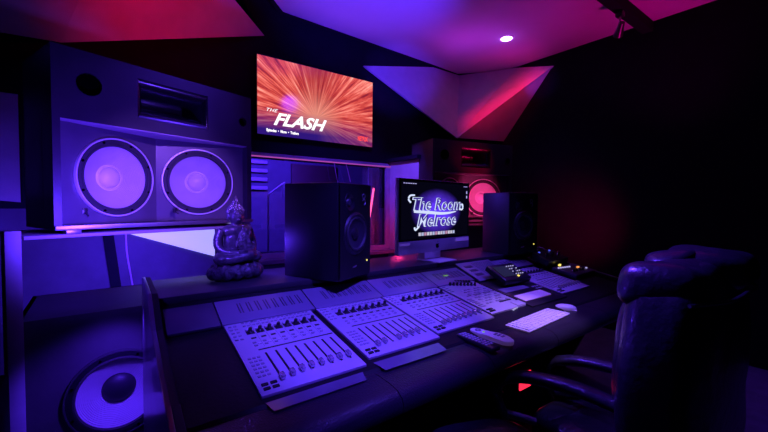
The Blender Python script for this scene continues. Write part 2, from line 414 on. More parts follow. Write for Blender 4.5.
# ------------------------------------------------------------------ loudspeaker driver
def driver(parent, name, x, y, z, r, tilt=0., dark=False, bolts=8, depth=.3):
    """front faces -y; a child of the cabinet with cone, surround, dust cap and bolts of its own"""
    fr = MB().lathe([(r*.84, -.004), (r*.84, .008), (r*.87, .012), (r*.955, .012), (r*.955, .006), (r*.985, .006), (r*.985, -.004)], n=72).build(name, M['surround'] if not dark else M['monitor_face'], parent)
    fr.location = (x, y, z); fr.rotation_euler = (0, 0, tilt)
    MB().lathe([(r*.952, .006), (r*.965, .016), (r*.992, .016), (r, .006), (r, 0)], n=72).build('rim', M['surround'] if dark else M['chrome'], fr)
    MB().lathe([(r*.86, .004), (r*.845, .012), (r*.81, .013), (r*.785, .002)], n=64).build('surround', M['surround'], fr)
    pr = [(r*.80, .0)] + [(r*(.79-.53*k/9), -depth*r*(k/9)**.85) for k in range(1, 10)]
    MB().lathe(pr, n=72).build('cone', M['cone'], fr)
    q_ = .34 if dark else .265
    dc = [(r*q_*math.cos(a), -depth*r*.93 + r*.19*math.sin(a)) for a in [R(9*k) for k in range(11)]]
    MB().lathe(([] if dark else [(r*.34, -depth*r*.86), (r*.30, -depth*r*.80), (r*.275, -depth*r*.92)]) + dc[:-1] + [(0, dc[-1][1])], n=40).build('dust_cap', M['dust_dark'] if dark else M['dust'], fr)
    for k in range(bolts):
        a = 2*PI*(k+.5)/bolts
        MB().lathe([(.006, 0), (.006, .005), (0, .006)], n=10, c=(r*.905*math.cos(a), -.012, r*.905*math.sin(a))).build('bolt', M['holeblack'], fr, smooth=0)
    return fr

def main_monitor(loc, rz, label):
    W, H, D, HB = 1.085, .88, .46, .537
    t = thing('main_monitor', label, 'loudspeaker', loc, rz, 'large studio main monitors either side of the window')
    c = MB()
    c.box(0, .030, 0, D, 0, HB); c.box(W-.035, W, 0, D, 0, HB)
    c.box(0, W, 0, D, -.0, .022)
    c.box(0, W, D-.02, D, .022, H); c.box(0, .02, .001, D, HB, H); c.box(W-.02, W, .001, D, HB, H); c.box(0, W, .001, D, H-.02, H)
    c.build('cabinet', M['cabblack'], t, smooth=0)
    # horn section: front board with real openings
    hx0, hx1, hz0, hz1 = .36, .765, .600, .815
    hb = MB()
    pl, prr = circle(.145, .718, .050, 36), circle(1.015, .700, .026, 28)
    hb.holes([(0, HB), (W, HB), (W, H), (0, H)], [[(hx0, hz0), (hx1, hz0), (hx1, hz1), (hx0, hz1)][::-1], pl[::-1], prr[::-1]], 0, .03)
    hb.box(.002, W-.002, .002, D-.03, HB, HB+.018)
    hb.build('horn_board', M['cabblack'], t, smooth=0)
    MB().box(.032, W-.037, .004, .30, HB-.006, HB-.001).build('bay_ceiling', M['bayceil'], t, smooth=0)  # pale plate added so the underside of the horn section looks lit
    MB().lathe([(.050, -.028), (.049, .002), (.053, .004)], n=36, c=(.145, 0, .718)).lathe([(0, -.028), (.05, -.028)], n=36, c=(.145, 0, .718)).build('port', M['holeblack'], t)
    MB().lathe([(0, -.02), (.026, -.02)], n=28, c=(1.015, 0, .700)).build('port', M['holeblack'], t)
    MB().lathe([(.024, -.02), (.025, .003), (.030, .003), (.030, 0)], n=28, c=(1.015, 0, .700)).build('port_ring', M['horn'], t)
    # horn: top and bottom lips flare in to a slot
    h = MB(); n = 14; zc = (hz0+hz1)/2; hh = (hz1-hz0)/2
    for sgn in (1, -1):
        prev = None
        for k in range(n+1):
            f = k/n; y = .17*(1-math.cos(f*PI/2)); zz = zc + sgn*hh*((1-math.sin(f*PI/2))*.78 + .22)
            cur = (h.bm.verts.new((hx0+.08*f, y, zz)), h.bm.verts.new((hx1-.08*f, y, zz)))
            if prev: h.bm.faces.new((prev[0], prev[1], cur[1], cur[0]))
            prev = cur
    for sx_, x0 in ((1, hx0), (-1, hx1)):
        prev = None
        for k in range(n+1):
            f = k/n; y = .17*(1-math.cos(f*PI/2)); d_ = hh*((1-math.sin(f*PI/2))*.78 + .22)
            cur = (h.bm.verts.new((x0+sx_*.08*f, y, zc-d_)), h.bm.verts.new((x0+sx_*.08*f, y, zc+d_)))
            if prev: h.bm.faces.new((prev[0], prev[1], cur[1], cur[0]))
            prev = cur
    h.box(hx0+.05, hx1-.05, .171, .18, zc-.05, zc+.05)
    h.build('horn', M['horn'], t)
    # folded baffle, deepest at the middle
    ye, ym = .05, .20
    bw = (W-.065)/2; xm = .030+bw
    al = math.atan2(ym-ye, bw)
    for sgn in (0, 1):
        x0, x1 = (.030, xm) if sgn == 0 else (xm, W-.035)
        y0, y1 = (ye, ym) if sgn == 0 else (ym, ye)
        ln_ = math.hypot(x1-x0, y1-y0)
        bb = MB().holes([(0, .022), (ln_, .022), (ln_, HB), (0, HB)], [circle(ln_*(.535 if sgn == 0 else .455), .272, .208*.86, 48)[::-1]], 0, .02)
        bb.box(0, ln_, .10, .11, .022, HB)
        o = bb.build('baffle', M['baffle'], t, smooth=0); o.location = (x0, y0, 0); o.rotation_euler = (0, 0, al if sgn == 0 else -al)
        f = .535 if sgn == 0 else .455; px = x0+(x1-x0)*f; py = y0+(y1-y0)*f - .002
        driver(t, 'woofer', px, py, .272, .217, tilt=al if sgn == 0 else -al)
        # mounting clip beside each woofer
        k = MB().box(-.012, .012, -.02, 0, -.02, .012, .003).tube([(0, -.02, -.01), (.012, -.03, -.03)], .004).build('clip', M['knob'], t)
        k.location = (px-.16, py-.03 if sgn == 0 else py+.0, .272-.180)
    MB().box(.0, W, -.018, .0, 0, .022, .002).build('bottom_lip', M['steel'], t)
    MB().box(.04, .10, -.014, .05, -.02, 0, .003).build('foot', M['steel'], t)
    return t
th = R(20)
main_monitor((-.239, 2.297, 1.218), th, 'near main monitor speaker with two violet lit woofers in a black horn cabinet')
a2 = R(-12)
main_monitor((2.665, 2.765, 1.165), a2, 'far main monitor speaker with pink red lit woofers behind the desktop computer')

# shelf and posts that carry the near main monitor; cabinet stand under the far one
t = thing('speaker_shelf', 'dark shelf frame with a square post carrying the near main monitor', 'shelf', (-.239, 2.297, 0), th)
MB().box(-.105, 1.085, .0, .50, 1.180, 1.1975, .003).build('shelf_board', M['postmetal'], t)
MB().box(-.172, -.118, -.03, .04, 0, 1.225, .004).build('post', M['postmetal'], t)
MB().box(-.30, -.19, .0, .1, 0, 1.215, .004).build('post', M['black'], t)
MB().box(1.02, 1.08, .30, .36, 0, 1.179, .004).build('post', M['cabblack'], t)
t = thing('speaker_plinth', 'black plinth under the far main monitor speaker', 'plinth', (2.665, 2.765, 0), a2)
MB().box(.02, 1.06, .02, .42, 0, 1.12, .006).build('carcass', M['cabblack'], t)
MB().box(0, 1.085, .0, .44, 1.12, 1.144, .004).build('top_board', mat('plinth_top', (.3, .28, .3), .5), t)
tag(MB().box(-1.25, -.37, 1.75, 2.12, 0, .64, .01).box(-1.22, -.40, 1.745, 1.752, .05, .60).build('equipment_rack', M['black'], smooth=0), 'low black equipment case in the dark left corner', 'case')

# subwoofer on the floor
sw = thing('subwoofer', 'floor standing subwoofer with one large violet lit cone left of the console', 'subwoofer', (-.43, 2.30, 0), R(2))
MB().holes([(.05, 0), (.80, 0), (.80, .80), (.05, .80)], [circle(.43, .36, .196, 60)[::-1]], 0, .02).box(.05, .07, .001, .6, 0, .8).box(.78, .80, .001, .6, 0, .8).box(.05, .8, .001, .6, .78, .80).box(.05, .8, .58, .6, 0, .8).box(.05, .8, .02, .58, 0, .02).build('cabinet', M['subcab'], sw, smooth=0)
driver(sw, 'woofer', .43, -.002, .36, .226, dark=True, depth=.36)

# ------------------------------------------------------------------ mixing console
X0, X1 = .10, 3.02
con = thing('mixing_console', 'long mixing console with padded armrest, slanted deck and rear ledge', 'console', (0, 0, 0))
SL = .168
def dz_(y): return .858 + (y-1.52)*SL                        # height of the module plane
prof = [(.90, .70), (.88, .735), (1.0, .745), (1.04, dz_(1.04)-.006), (1.565, dz_(1.565)-.006), (1.70, .912), (1.735, .93), (2.15, .93), (2.15, .62), (1.3, .58)]
MB().prism(prof, X0+.03, X1-.03).build('deck', M['deck'], con, smooth=0)
MB().box(X0+.03, X1-.03, 1.733, 2.15, .93, .962, .004).build('ledge', M['ledge'], con)
ep = [(2.17, 0), (2.17, .972), (2.14, .985), (1.74, .985), (1.70, .965), (1.55, .888), (1.10, .815), (.92, .79), (.86, .77), (.85, .72), (.93, .66), (1.25, .56), (1.50, 0)]
for x in (X0-.005, X1-.035):
    s_ = 1 if x < 1 else -1
    xa = x if x < 1 else x+.04
    MB().prism(ep, *sorted((xa, xa+.014*s_)), bevel=.003).build('end_panel', M['endpanel'], con)
    MB().prism([(a-.0, b_-.002) for a, b_ in ep], *sorted((xa+.0142*s_, xa+.036*s_)), bevel=.004).build('end_panel_dark_edge', M['slot'], con)  # black layer added as the unlit edge beside the lit outer face
MB().box(X0+.03, X1-.03, 1.98, 2.02, .03, .60).build('modesty_panel', M['black'], con, smooth=0)
for x in (1.0, 2.4): MB().box(x, x+.05, 1.45, 1.98, 0, .60).build('pedestal', M['cabblack'], con, smooth=0)
# armrest in five padded lengths
segx = [X0+.035, .72, 1.18, 1.66, 2.22, X1-.04]
for i, (a, b_) in enumerate(zip(segx, segx[1:])):
    pf = [(1.035, .762), (1.0, .765), (.93, .763), (.895, .757), (.872, .742), (.862, .722), (.864, .700), (.88, .684), (.95, .68), (1.03, .68)]
    MB().prism(pf, a+.0015, b_-.0015).build('armrest', M['armrest'], con, smooth=50)
# apron below the mats where remote and keyboard lie
MB().prism([(1.03, .755), (1.03, .766), (1.16, dz_(1.16)-.010), (1.16, .75)], 1.16, X1-.04).build('desk_strip', M['deck'], con, smooth=0)
# meter bridge
def bridge(x0, x1, m, name='meter_bridge', y0=1.53, z0=.866, y1=1.695, z1=.921, lift=.004, meters=8, lcd=False, pad=.0):
    L_ = math.hypot(y1-y0, z1-z0); a = math.atan2(z1-z0, y1-y0)
    t_ = MB().box(0, x1-x0, 0, L_, -.012, lift, .002).build(name, m, con)
    t_.location = (x0, y0, z0); t_.rotation_euler = (a, 0, 0)
    for k in range(meters):
        cx = (x1-x0)*(.18+.76*(k+.5)/meters)
        for s_ in (-.006, .006):
            inst(slotmesh, 'meter_slot', None, t_, (cx+s_, L_*.56, lift+.0003), scale=(.0045, L_*.42, .002))
    return t_, L_
mm = MB().box(-.5, .5, -.5, .5, -.5, .5); so = mm.build('slot', mat('meter_dark', (.05, .045, .07), .3), smooth=0); slotmesh = so.data; bpy.data.objects.remove(so)
bridge(X0+.042, .328, M['bridge_fill'], name='blank_panel', meters=0)
for i, (a, b_) in enumerate(((.333, .735), (.74, 1.125), (1.13, 1.53), (1.535, 1.865))):
    t_, L_ = bridge(a, b_, M['bridge'])
    if i == 3:
        text('88:88', 'display', M['led_green'], .02, t_, (.13, L_*.52, .0048), rot=(0, 0, 0))
# centre section plate and right-hand bridge
cp, L_ = bridge(1.88, 2.245, M['bridge'], name='centre_plate', y0=1.50, z0=.862, y1=1.72, z1=.942, meters=0)
for k in range(3): inst(slotmesh, 'dark_key', None, cp, (.075, L_*(.30+.22*k), .005), scale=(.07, .026, .003)).active_material
for k in range(10): inst(slotmesh, 'groove', None, cp, (.15+.02*k, L_*.52, .0042), scale=(.003, L_*.80, .002))
rb, L_ = bridge(2.255, 2.66, M['bridge'], y0=1.60, z0=.884, y1=1.72, z1=.926, meters=8)

# ---- fader modules
def unit(name, b):
    o = b.build(name, M['slot']); me = o.data; bpy.data.objects.remove(o); return me
me_knob = MB().lathe([(.009, 0), (.009, .004), (.0068, .006), (.006, .016), (.0045, .018), (0, .018)], axis='z', n=18).build('k', M['knob']); mk = me_knob.data; bpy.data.objects.remove(me_knob)
me_cap = MB().box(-.0075, .0075, -.014, .014, .003, .017, .003).box(-.0078, .0078, -.0012, .0012, .0165, .0178); o_ = me_cap.build('c', M['cap']); mc = o_.data; bpy.data.objects.remove(o_)
def boxmesh(m, bevel=0.):
    o = MB().box(-.5, .5, -.5, .5, 0, 1, bevel).build('b', m, smooth=0); me = o.data; bpy.data.objects.remove(o); return me
b_dk, b_lt, b_bk, b_wh, b_lcd = boxmesh(M['module_dk']), boxmesh(M['module_lt']), boxmesh(M['slot']), boxmesh(M['led_white']), boxmesh(M['lcd'])

def module(x0, x1, yt, yb, label, faders=None, master=False, lip=0.):
    w = x1-x0; sl = math.atan(SL); Lm = (yt-yb)/math.cos(sl)
    t = thing('fader_module', label, 'mixer module', (x0, yb, dz_(yb)), rot=(sl, 0, 0), group='fader modules set in the console deck')
    MB().box(0, w, 0, Lm, -.012, .004, .002).build('face_plate', M['module'], t)
    P = lambda u, v: (w*u, Lm*(1-v), .004)
    S = lambda me, nm, u, v, sx, sy, h=.003: inst(me, nm, None, t, P(u, v), scale=(sx, sy, h))
    # dark parting line
    S(b_bk, 'parting_line', .58, .495, w*.80, .006, .0012)
    us = [.205 + .101*k for k in range(8)]
    if not master:
        for k, u in enumerate(us):
            for j, v in enumerate((.05, .105)):
                S(b_dk, 'button', u-.02, v, .010, .006); S(b_dk, 'button', u+.022, v, .010, .006)
            o = inst(mk, 'knob', None, t, P(u, .215), scale=(1.15, 1.15, 1.15))
            S(b_bk, 'knob_skirt', u, .222, .030, .026, .002)
            S(b_lt, 'key', u-.022, .185, .012, .007, .007)
            S(b_bk, 'label_window', u, .315, .019, .010, .0012)
            for v in (.385, .43): S(b_dk, 'button', u-.02, v, .012, .008); 
            S(b_lt, 'button', u+.022, .41, .012, .008)
            if k < 7: S(b_dk, 'strip_line', u+.05, .25, .0014, Lm*.42, .0006)
        fu = [.225 + .099*k for k in range(8)]
    else:
        for k in range(8):
            u = .30+.075*k
            inst(mk, 'knob', None, t, P(u, .10+.02*k), scale=(1.1, 1.1, 1.1))
            if k < 6: inst(mk, 'knob', None, t, P(.55+.06*k, .04+.015*k), scale=(1.3, 1.3, .8))
        for r_ in range(8):
            for c_ in range(7):
                S(b_dk if (r_+c_) % 3 else b_lt, 'button', .30+.095*c_, .33+.062*r_, .017, .010)
        S(b_bk, 'display_slot', .75, .80, .10, .012, .002)
        fu = []
    for k, u in enumerate(fu):
        S(b_bk, 'fader_slot', u, .715, .0072, Lm*.33, .0012)
        f = (faders or [.86]*8)[k]
        if f is None: continue
        inst(mc, 'fader_cap', None, t, P(u, f))
    # left column of keys
    for r_ in range(5):
        for c_ in range(2): S(b_dk, 'button', .045+.05*c_, .06+.055*r_+.02, .011, .007)
    for r_ in range(6):
        for c_ in range(3): S(b_dk, 'button', .06+.042*c_, .585+.045*r_, .010, .008)
    for r_ in range(2):
        for c_ in range(2): S(b_bk, 'square_key', .065+.075*c_, .905+.045*r_, .020, .011, .0045)
    if lip:
        MB().face([(.005, -.020, -.006), (w-.03, -.020, -.006), (w-.05, -lip, .003), (.012, -lip, .003)]).build('front_lip', M['lip'], t, smooth=0)
    return t
low = .86
module(.338, .712, 1.548, 1.062, 'fader module nearest the left end of the console, first of the row', [.885, .875, .86, .85, .85, .845, .845, .84], lip=.075)
module(.742, 1.110, 1.550, 1.092, 'second fader module from the left, with caps on six of its eight faders', [.87, .86, None, .86, .85, .845, .84, None], lip=.09)
module(1.125, 1.521, 1.553, 1.120, 'third fader module from the left in front of the clock display', [.88, .87, .86, .855, .85, .845, .84, .835])
module(1.541, 1.845, 1.572, 1.150, 'narrow control module covered in knobs and small keys near the console centre', master=True)
module(2.262, 2.632, 1.585, 1.160, 'rightmost fader module beyond the pale touch pad', [.86, .855, .85, .845, .84, .84, .84, .84])
# centre control section
sl = math.atan(SL)
t = thing('control_panel', 'dark centre panel with touch pad and small keys between the modules', 'mixer panel', (1.86, 1.12, dz_(1.12)), rot=(sl, 0, 0))
MB().box(0, .39, 0, .38, -.012, .003, .002).build('face_plate', M['knob'], t)
MB().box(.02, .30, .055, .135, .003, .010, .004).build('touch_pad', mat('touch_pad_grey', (.75, .68, .75), .4, emit=(.6, .2, .8), estr=.12), t)
MB().box(.02, .27, .19, .25, .003, .006, .002).build('key_strip', M['module_dk'], t)
for k in range(3):
    for j in range(2): inst(b_lt, 'key', None, t, (.31+.025*k, .16+.03*j, .003), scale=(.016, .012, .004))
for k in range(5): inst(b_wh, 'lit_key', None, t, (-.145+.021*k, .022+.004*k, -.004+.0006*k), scale=(.010, .007, .004))
t = thing('small_key_panel', 'small pale square key panel left of the touch pad', 'mixer panel', (1.775, 1.155, dz_(1.155)+.003), rot=(sl, 0, 0))
MB().box(0, .075, -.002, .05, -.005, .006, .002).build('face_plate', M['module'], t)

# tilted remote with LCD and keypad
t = thing('talkback_remote', 'chunky black control remote with a grey display and lit keypad on the console centre', 'controller', (2.075, 1.36, .838), rot=(R(24), 0, R(-3))); t.scale = (.84, .9, .9)
MB().box(-.155, .155, 0, .20, .010, .055, .012, 3).build('body', M['knob'], t)
MB().box(-.125, .01, .045, .165, .055, .058).build('display', M['lcd'], t, smooth=0)
for r_ in range(4):
    for c_ in range(4): inst(b_wh if (r_*c_) % 3 != 1 else b_dk, 'key', None, t, (.035+.027*c_, .06+.032*r_, .055), scale=(.008, .006, .005))
inst(boxmesh(M['led_yellow']), 'lit_key', None, t, (.03, .035, .055), scale=(.013, .013, .006))
MB().box(-.09, .09, .02, .18, -.012, .012, .004).build('foot', M['knob'], t)

# keyboard
kb = thing('computer_keyboard', 'white slim computer keyboard lying on the console front', 'keyboard', (1.742, 1.010, .7665), R(4.5))
MB().box(-.225, .225, -.062, .062, -.001, .008, .004).build('tray', M['white'], kb)
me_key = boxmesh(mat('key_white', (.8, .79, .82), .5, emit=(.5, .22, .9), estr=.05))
for r_ in range(5):
    n_ = 15 if r_ else 7
    for c_ in range(n_):
        w_ = .43/n_; inst(me_key, 'key', None, kb, (-.215+w_*(c_+.5), -.046+.023*r_, .008), scale=(w_-.006, .0185, .0035))
mo = thing('computer_mouse', 'white curved low computer mouse at the right end of the keyboard', 'mouse', (2.06, 1.035, .7665), R(35))
MB().ell((0, 0, .0), .032, .058, .026, .85).box(-.03, .03, -.055, .055, -.001, .001).build('shell', M['white'], mo)

rm = thing('remote_control', 'long black remote control covered in pale buttons on the armrest', 'remote', (1.225, .985, .767), R(-2))
MB().box(-.028, .028, -.098, .10, 0, .018, .006, 3).build('body', M['knob'], rm)
for r_ in range(9):
    for c_ in range(3): inst(b_lt, 'button', None, rm, (-.015+.015*c_, -.06+.018*r_, .018), scale=(.010, .010, .0025))
rw = thing('remote_control', 'white rounded handheld remote beside the black remote', 'remote', (1.325, .985, .767), R(4))
MB().prism([(.026*math.cos(a)+0, .085+.026*math.sin(a)) for a in [R(180*k/10) for k in range(11)]] + [(-.030, .04), (-.024, 0), (-.030, -.04)] + [(.030*math.cos(a), -.07+.030*math.sin(a)) for a in [R(180+180*k/10) for k in range(11)]] + [(.045, -.05), (.047, .0), (.028, .03)], 0, .018, axis='z', bevel=.003).build('body', M['white'], rw)
MB().lathe([(.014, .018), (.014, .0215), (.009, .0215), (.009, .018)], axis='z', n=24, c=(0, .075, 0)).build('dial', M['module_dk'], rw)
for k in range(3):
    for j in range(2): inst(b_dk, 'button', None, rw, (.012+.014*j, -.005-.018*k, .018), scale=(.009, .010, .002))
inst(boxmesh(M['led_green']), 'button', None, rw, (0, .045, .018), scale=(.007, .007, .003))

# outboard boxes at the far end of the console
t = thing('outboard_unit', 'small control box with white, yellow and orange lights at the far console end', 'controller', (2.69, 1.28, dz_(1.28)+.002), rot=(sl, 0, R(3)))
MB().box(0, .36, 0, .19, -.004, .03, .006).build('case', M['bridge_fill'], t)
for k in range(6): inst(b_wh, 'lit_key', None, t, (.03+.03*k, .15-.003*k, .03), scale=(.012, .010, .008))
inst(boxmesh(M['led_orange']), 'lit_key', None, t, (.25, .10, .03), scale=(.03, .012, .008)); inst(boxmesh(M['led_yellow']), 'lit_key', None, t, (.12, .185, .03), scale=(.026, .01, .014))
inst(b_wh, 'lit_key', None, t, (.31, .06, .03), scale=(.014, .010, .008))
for k in range(4): inst(mk, 'knob', None, t, (.08+.05*k, .06, .03), scale=(1.4, 1.4, 1))
t = thing('outboard_unit', 'black equipment box with knobs standing behind the rightmost fader module', 'controller', (2.68, 1.50, .872), rot=(R(20), 0, 0))
MB().box(0, .30, 0, .155, -.0, .06, .008).build('case', M['knob'], t)
for k in range(6): inst(mk, 'knob', None, t, (.04+.045*k, .06+.02*(k % 2), .06), scale=(1.5, 1.5, 1.2))
inst(boxmesh(M['led_blue']), 'light', None, t, (.06, .13, .06), scale=(.014, .012, .006)); inst(boxmesh(M['led_blue']), 'light', None, t, (.23, .14, .06), scale=(.014, .012, .006))

# ------------------------------------------------------------------ desk monitors
def desk_monitor(loc, rz, w, d, h, label):
    t = thing('studio_monitor', label, 'loudspeaker', loc, rz, 'black studio monitors on the console ledge')
    sc = w/.30
    hw = [circle(w*.5, h*.47, w*.355, 48)[::-1], circle(w*.30, h*.80, w*.145, 32)[::-1]]
    MB().box(0, w, .012, d, 0, h, .006).build('cabinet', M['monitor_cab'], t)
    MB().holes([(0.004, .004), (w-.004, .004), (w-.004, h-.004), (.004, h-.004)], hw, 0, .012).box(.004, w-.004, .0101, .0122, .004, h-.004).build('front_baffle', M['monitor_face'], t, smooth=0)
    r = w*.35
    f = MB().lathe([(r*.86, .003), (r*.90, .008), (r*.97, .010), (r*1.06, .004), (r*1.08, 0)], n=56).build('woofer', M['monitor_cab'], t); f.location = (w*.5, 0, h*.47)
    MB().lathe([(r*.90, .0), (r*.85, .010), (r*.78, .010), (r*.72, .001)], n=48).build('surround', M['surround'], f)
    MB().lathe([(r*.73, 0), (r*.5, -.006), (r*.28, -.0095)], n=48).build('cone', M['mon_cone'], f)
    MB().lathe([(r*.30, -.0095), (r*.28, -.001), (r*.16, .006), (0, .009)], n=32).build('dust_cap', M['monitor_cab'], f)
    q = w*.145
    f = MB().lathe([(q*1.12, 0), (q*1.08, .004), (q*.98, .004), (q*.5, -.009)], n=36).build('tweeter', M['monitor_face'], t); f.location = (w*.30, 0, h*.80)
    MB().lathe([(q*.5, -.009), (q*.4, -.002), (0, .003)], n=24).build('dome', M['mon_cone'], f)
    MB().lathe([(w*.05, .001), (w*.05, .004), (w*.035, .004), (w*.035, .001)], n=20, c=(w*.74, 0, h*.87)).tube([(w*.70, -.002, h*.82), (w*.76, -.003, h*.835), (w*.79, -.002, h*.80), (w*.75, -.003, h*.77)], .003).build('crest', M['steel'], t)
    MB().tube([(w*.40, -.002, h*.118), (w*.46, -.003, h*.122), (w*.50, -.003, h*.130)], [.003, .004, .003]).build('badge', M['steel'], t)
    MB().lathe([(.0045, 0), (.0045, .003), (0, .004)], n=12, c=(w*.87, 0, h*.16)).build('power_light', M['led_yellow'], t)
    return t
desk_monitor((.885, 1.755-.185, .963), R(25), .30, .365, .50, 'near black studio monitor on the console ledge beside the statue')
desk_monitor((2.445, 1.755-.08, .963), R(-8), .315, .295, .49, 'far black studio monitor on the console ledge right of the desktop computer')

# ------------------------------------------------------------------ desktop computer
mac = thing('desktop_computer', 'all in one desktop computer with black wallpapered screen on the console ledge', 'computer', (1.815, 1.83, .963), R(7))
WM, H0, H1 = .78, .065, .56
MB().box(-WM/2, WM/2, -.0, .035, H0, H1, .008).build('case', M['alu'], mac)
MB().box(-WM/2+.002, WM/2-.002, -.002, .001, H0+.085, H1-.002, .001).build('front_glass', M['bezel'], mac, smooth=0)
MB().box(-WM/2, WM/2, -.0045, 0, H0, H0+.084, .002).build('chin', M['alu'], mac)
m, nt, out = new_mat('computer_picture')
tc = N('ShaderNodeTexCoord'); sp = N('ShaderNodeSeparateXYZ'); nt.links.new(tc.outputs['Generated'], sp.inputs[0])
dx = math_('MULTIPLY', math_('SUBTRACT', sp.outputs[0], .50), 1.55); dz = math_('MULTIPLY', math_('SUBTRACT', sp.outputs[2], .47), 1.35)
rad = math_('SQRT', math_('ADD', math_('MULTIPLY', dx, dx), math_('MULTIPLY', dz, dz)))
nz = N('ShaderNodeTexNoise'); nz.inputs['Scale'].default_value = 5; nz.inputs['Detail'].default_value = 4; nt.links.new(tc.outputs['Generated'], nz.inputs['Vector'])
g = math_('SUBTRACT', 1., math_('MULTIPLY', rad, 1.7), True)
g = math_('MULTIPLY', math_('POWER', g, 1.2), math_('ADD', math_('MULTIPLY', nz.outputs['Fac'], 1.3), -.05, True))
g = math_('MULTIPLY', g, 2.6, True)
c1 = mixc(g, (.0015, .0012, .006), (.13, .04, 1.0))
em = N('ShaderNodeEmission'); nt.links.new(c1, em.inputs[0]); em.inputs[1].default_value = 1.0; nt.links.new(em.outputs[0], out.inputs['Surface'])
MB().box(-WM/2+.02, WM/2-.02, -.0035, -.0022, H0+.10, H1-.018).build('screen', m, mac, smooth=0)
logo_w = emis('logo_white', (.66, .74, 1), 1.0); logo_d = emis('logo_violet', (.05, .03, .28), 1.)
for body, zz, xx, wd in (('The Room', .355, -.285, .55), ('Melrose', .245, -.225, .44)):
    text(body, 'logo_outline', logo_w, .118, mac, (xx, -.005, zz), shear=.25, offset=.0034, width=wd)
    text(body, 'logo_fill', logo_d, .118, mac, (xx+.004, -.0062, zz+.001), shear=.25, offset=-.0004, width=wd-.008)
MB().tube([(-.25, -.006, .345), (-.10, -.006, .338), (.02, -.006, .330), (.12, -.006, .332), (.21, -.006, .342)], [.008, .011, .010, .008, .003]).build('logo_flourish', logo_w, mac)
MB().tube([(.262, -.006, .362), (.285, -.006, .355), (.300, -.006, .370), (.292, -.006, .395), (.276, -.006, .39)], .006).build('logo_flourish', logo_w, mac)
MB().tube([(-.285, -.006, .405), (-.305, -.006, .425), (-.29, -.006, .448), (-.25, -.006, .452)], .006).build('logo_flourish', logo_w, mac)
MB().tube([(-.20, -.006, .245), (-.235, -.006, .222), (-.245, -.006, .240)], .006).build('logo_flourish', logo_w, mac)
for k in range(14):
    inst(boxmesh(emis('dock_icon', [(.65, .62, .8), (.5, .55, .85), (.6, .3, .5), (.7, .68, .85)][k % 4], .8)), 'dock_icon', None, mac, (-.19+.0292*k, -.004, .192), rot=(R(90), 0, 0), scale=(.023, .022, .001))
for k in range(6): inst(b_wh, 'menu_word', None, mac, (-.345+.022*k, -.004, H1-.032), rot=(R(90), 0, 0), scale=(.016, .005, .001))
inst(b_wh, 'menu_word', None, mac, (.335, -.004, H1-.032), rot=(R(90), 0, 0), scale=(.05, .004, .001))
for k in range(2): inst(b_wh, 'desktop_icon', None, mac, (.352, -.004, .485-.035*k), rot=(R(90), 0, 0), scale=(.012, .02, .001))
# fruit emblem with leaf on the chin
ap = [(.0, .010), (.006, .013), (.012, .012), (.015, .009), (.0125, .005), (.0120, .001), (.0145, -.004), (.0165, -.006), (.012, -.014), (.007, -.018), (.0, -.016), (-.007, -.018), (-.012, -.013), (-.0165, -.004), (-.0165, .004), (-.012, .011), (-.006, .013)]
MB().prism([(x*1.1, z*1.1+.105) for x, z in ap], -.0055, -.004, axis='y').prism([(.001, .126), (.004, .133), (.009, .137), (.008, .130), (.004, .125)], -.0055, -.004, axis='y').build('emblem', M['bezel'], mac, smooth=0)
for x0, x1, z0, z1 in ((-.385, -.29, .125, .140), (.215, .385, .118, .143)):
    MB().box(x0, x1, -.0065, -.0046, z0, z1).build('sticker', M['white'], mac, smooth=0)
MB().box(-.10, .10, -.10, .10, .0, .007, .003).build('foot', M['alu_foot'], mac)
MB().prism([(.035, .007), (.095, .007), (.10, .02), (.06, .30), (.035, .30)], -.09, .09, bevel=.003).build('stand_neck', M['alu_foot'], mac)
# loose sheet on the ledge
tag(MB().box(1.72, 1.93, 1.745, 1.80, .963, .9645).build('paper_sheet', M['white'], smooth=0), 'pale paper strip on the ledge in front of the desktop computer', 'paper')

# ------------------------------------------------------------------ statue
st = thing('buddha_statue', 'dark seated meditating buddha statue on a lotus base at the left of the ledge', 'statue', (.50, 1.985, .963), R(12)); st.scale = (.88, .88, .94)
b = MB()
b.ell((0, 0, .045), .155, .105, .045, .8)
for k in range(14):
    a = 2*PI*k/14; b.ell((.135*math.cos(a), .088*math.sin(a), .036), .036, .030, .034, seg=12, rings=8)
for k in range(12):
    a = 2*PI*(k+.5)/12; b.ell((.12*math.cos(a), .075*math.sin(a), .070), .028, .022, .020, seg=10, rings=8)
o = b.build('lotus_base', M['bronze_lump'], st)
md = o.modifiers.new('r', 'REMESH'); md.mode = 'VOXEL'; md.voxel_size = .006; md.use_smooth_shade = True
b = MB()
b.ell((0, -.005, .125), .125, .085, .040, .9)                       # crossed legs
b.ell((-.095, -.03, .115), .050, .050, .034); b.ell((.095, -.03, .115), .050, .050, .034)
b.tube([(-.10, -.05, .115), (-.03, -.085, .118), (.05, -.08, .130), (.09, -.04, .12)], [.026, .025, .024, .024], n=14)
b.ell((0, .015, .205), .066, .050, .095)                           # trunk
b.ell((0, .012, .262), .082, .045, .040)                           # shoulders
for s in (-1, 1):
    b.tube([(.082*s, .012, .268), (.104*s, .010, .215), (.102*s, -.010, .170), (.070*s, -.050, .150), (.018*s, -.080, .148)], [.027, .025, .023, .019, .014], n=14)
b.ell((0, -.083, .150), .036, .020, .012)
for s in (-1, 1):
    for k in range(4): b.tube([(.026*s, -.082-.004*k, .150+.003*k), (-.008*s, -.090-.004*k, .152+.003*k)], [.0055, .004], n=8)
    b.tube([(.020*s, -.075, .155), (.004*s, -.082, .166)], [.006, .005], n=8)
b.tube([(0, .008, .285), (0, .004, .315)], [.028, .024], n=14)
b.bm.verts.ensure_lookup_table(); n0 = len(b.bm.verts)
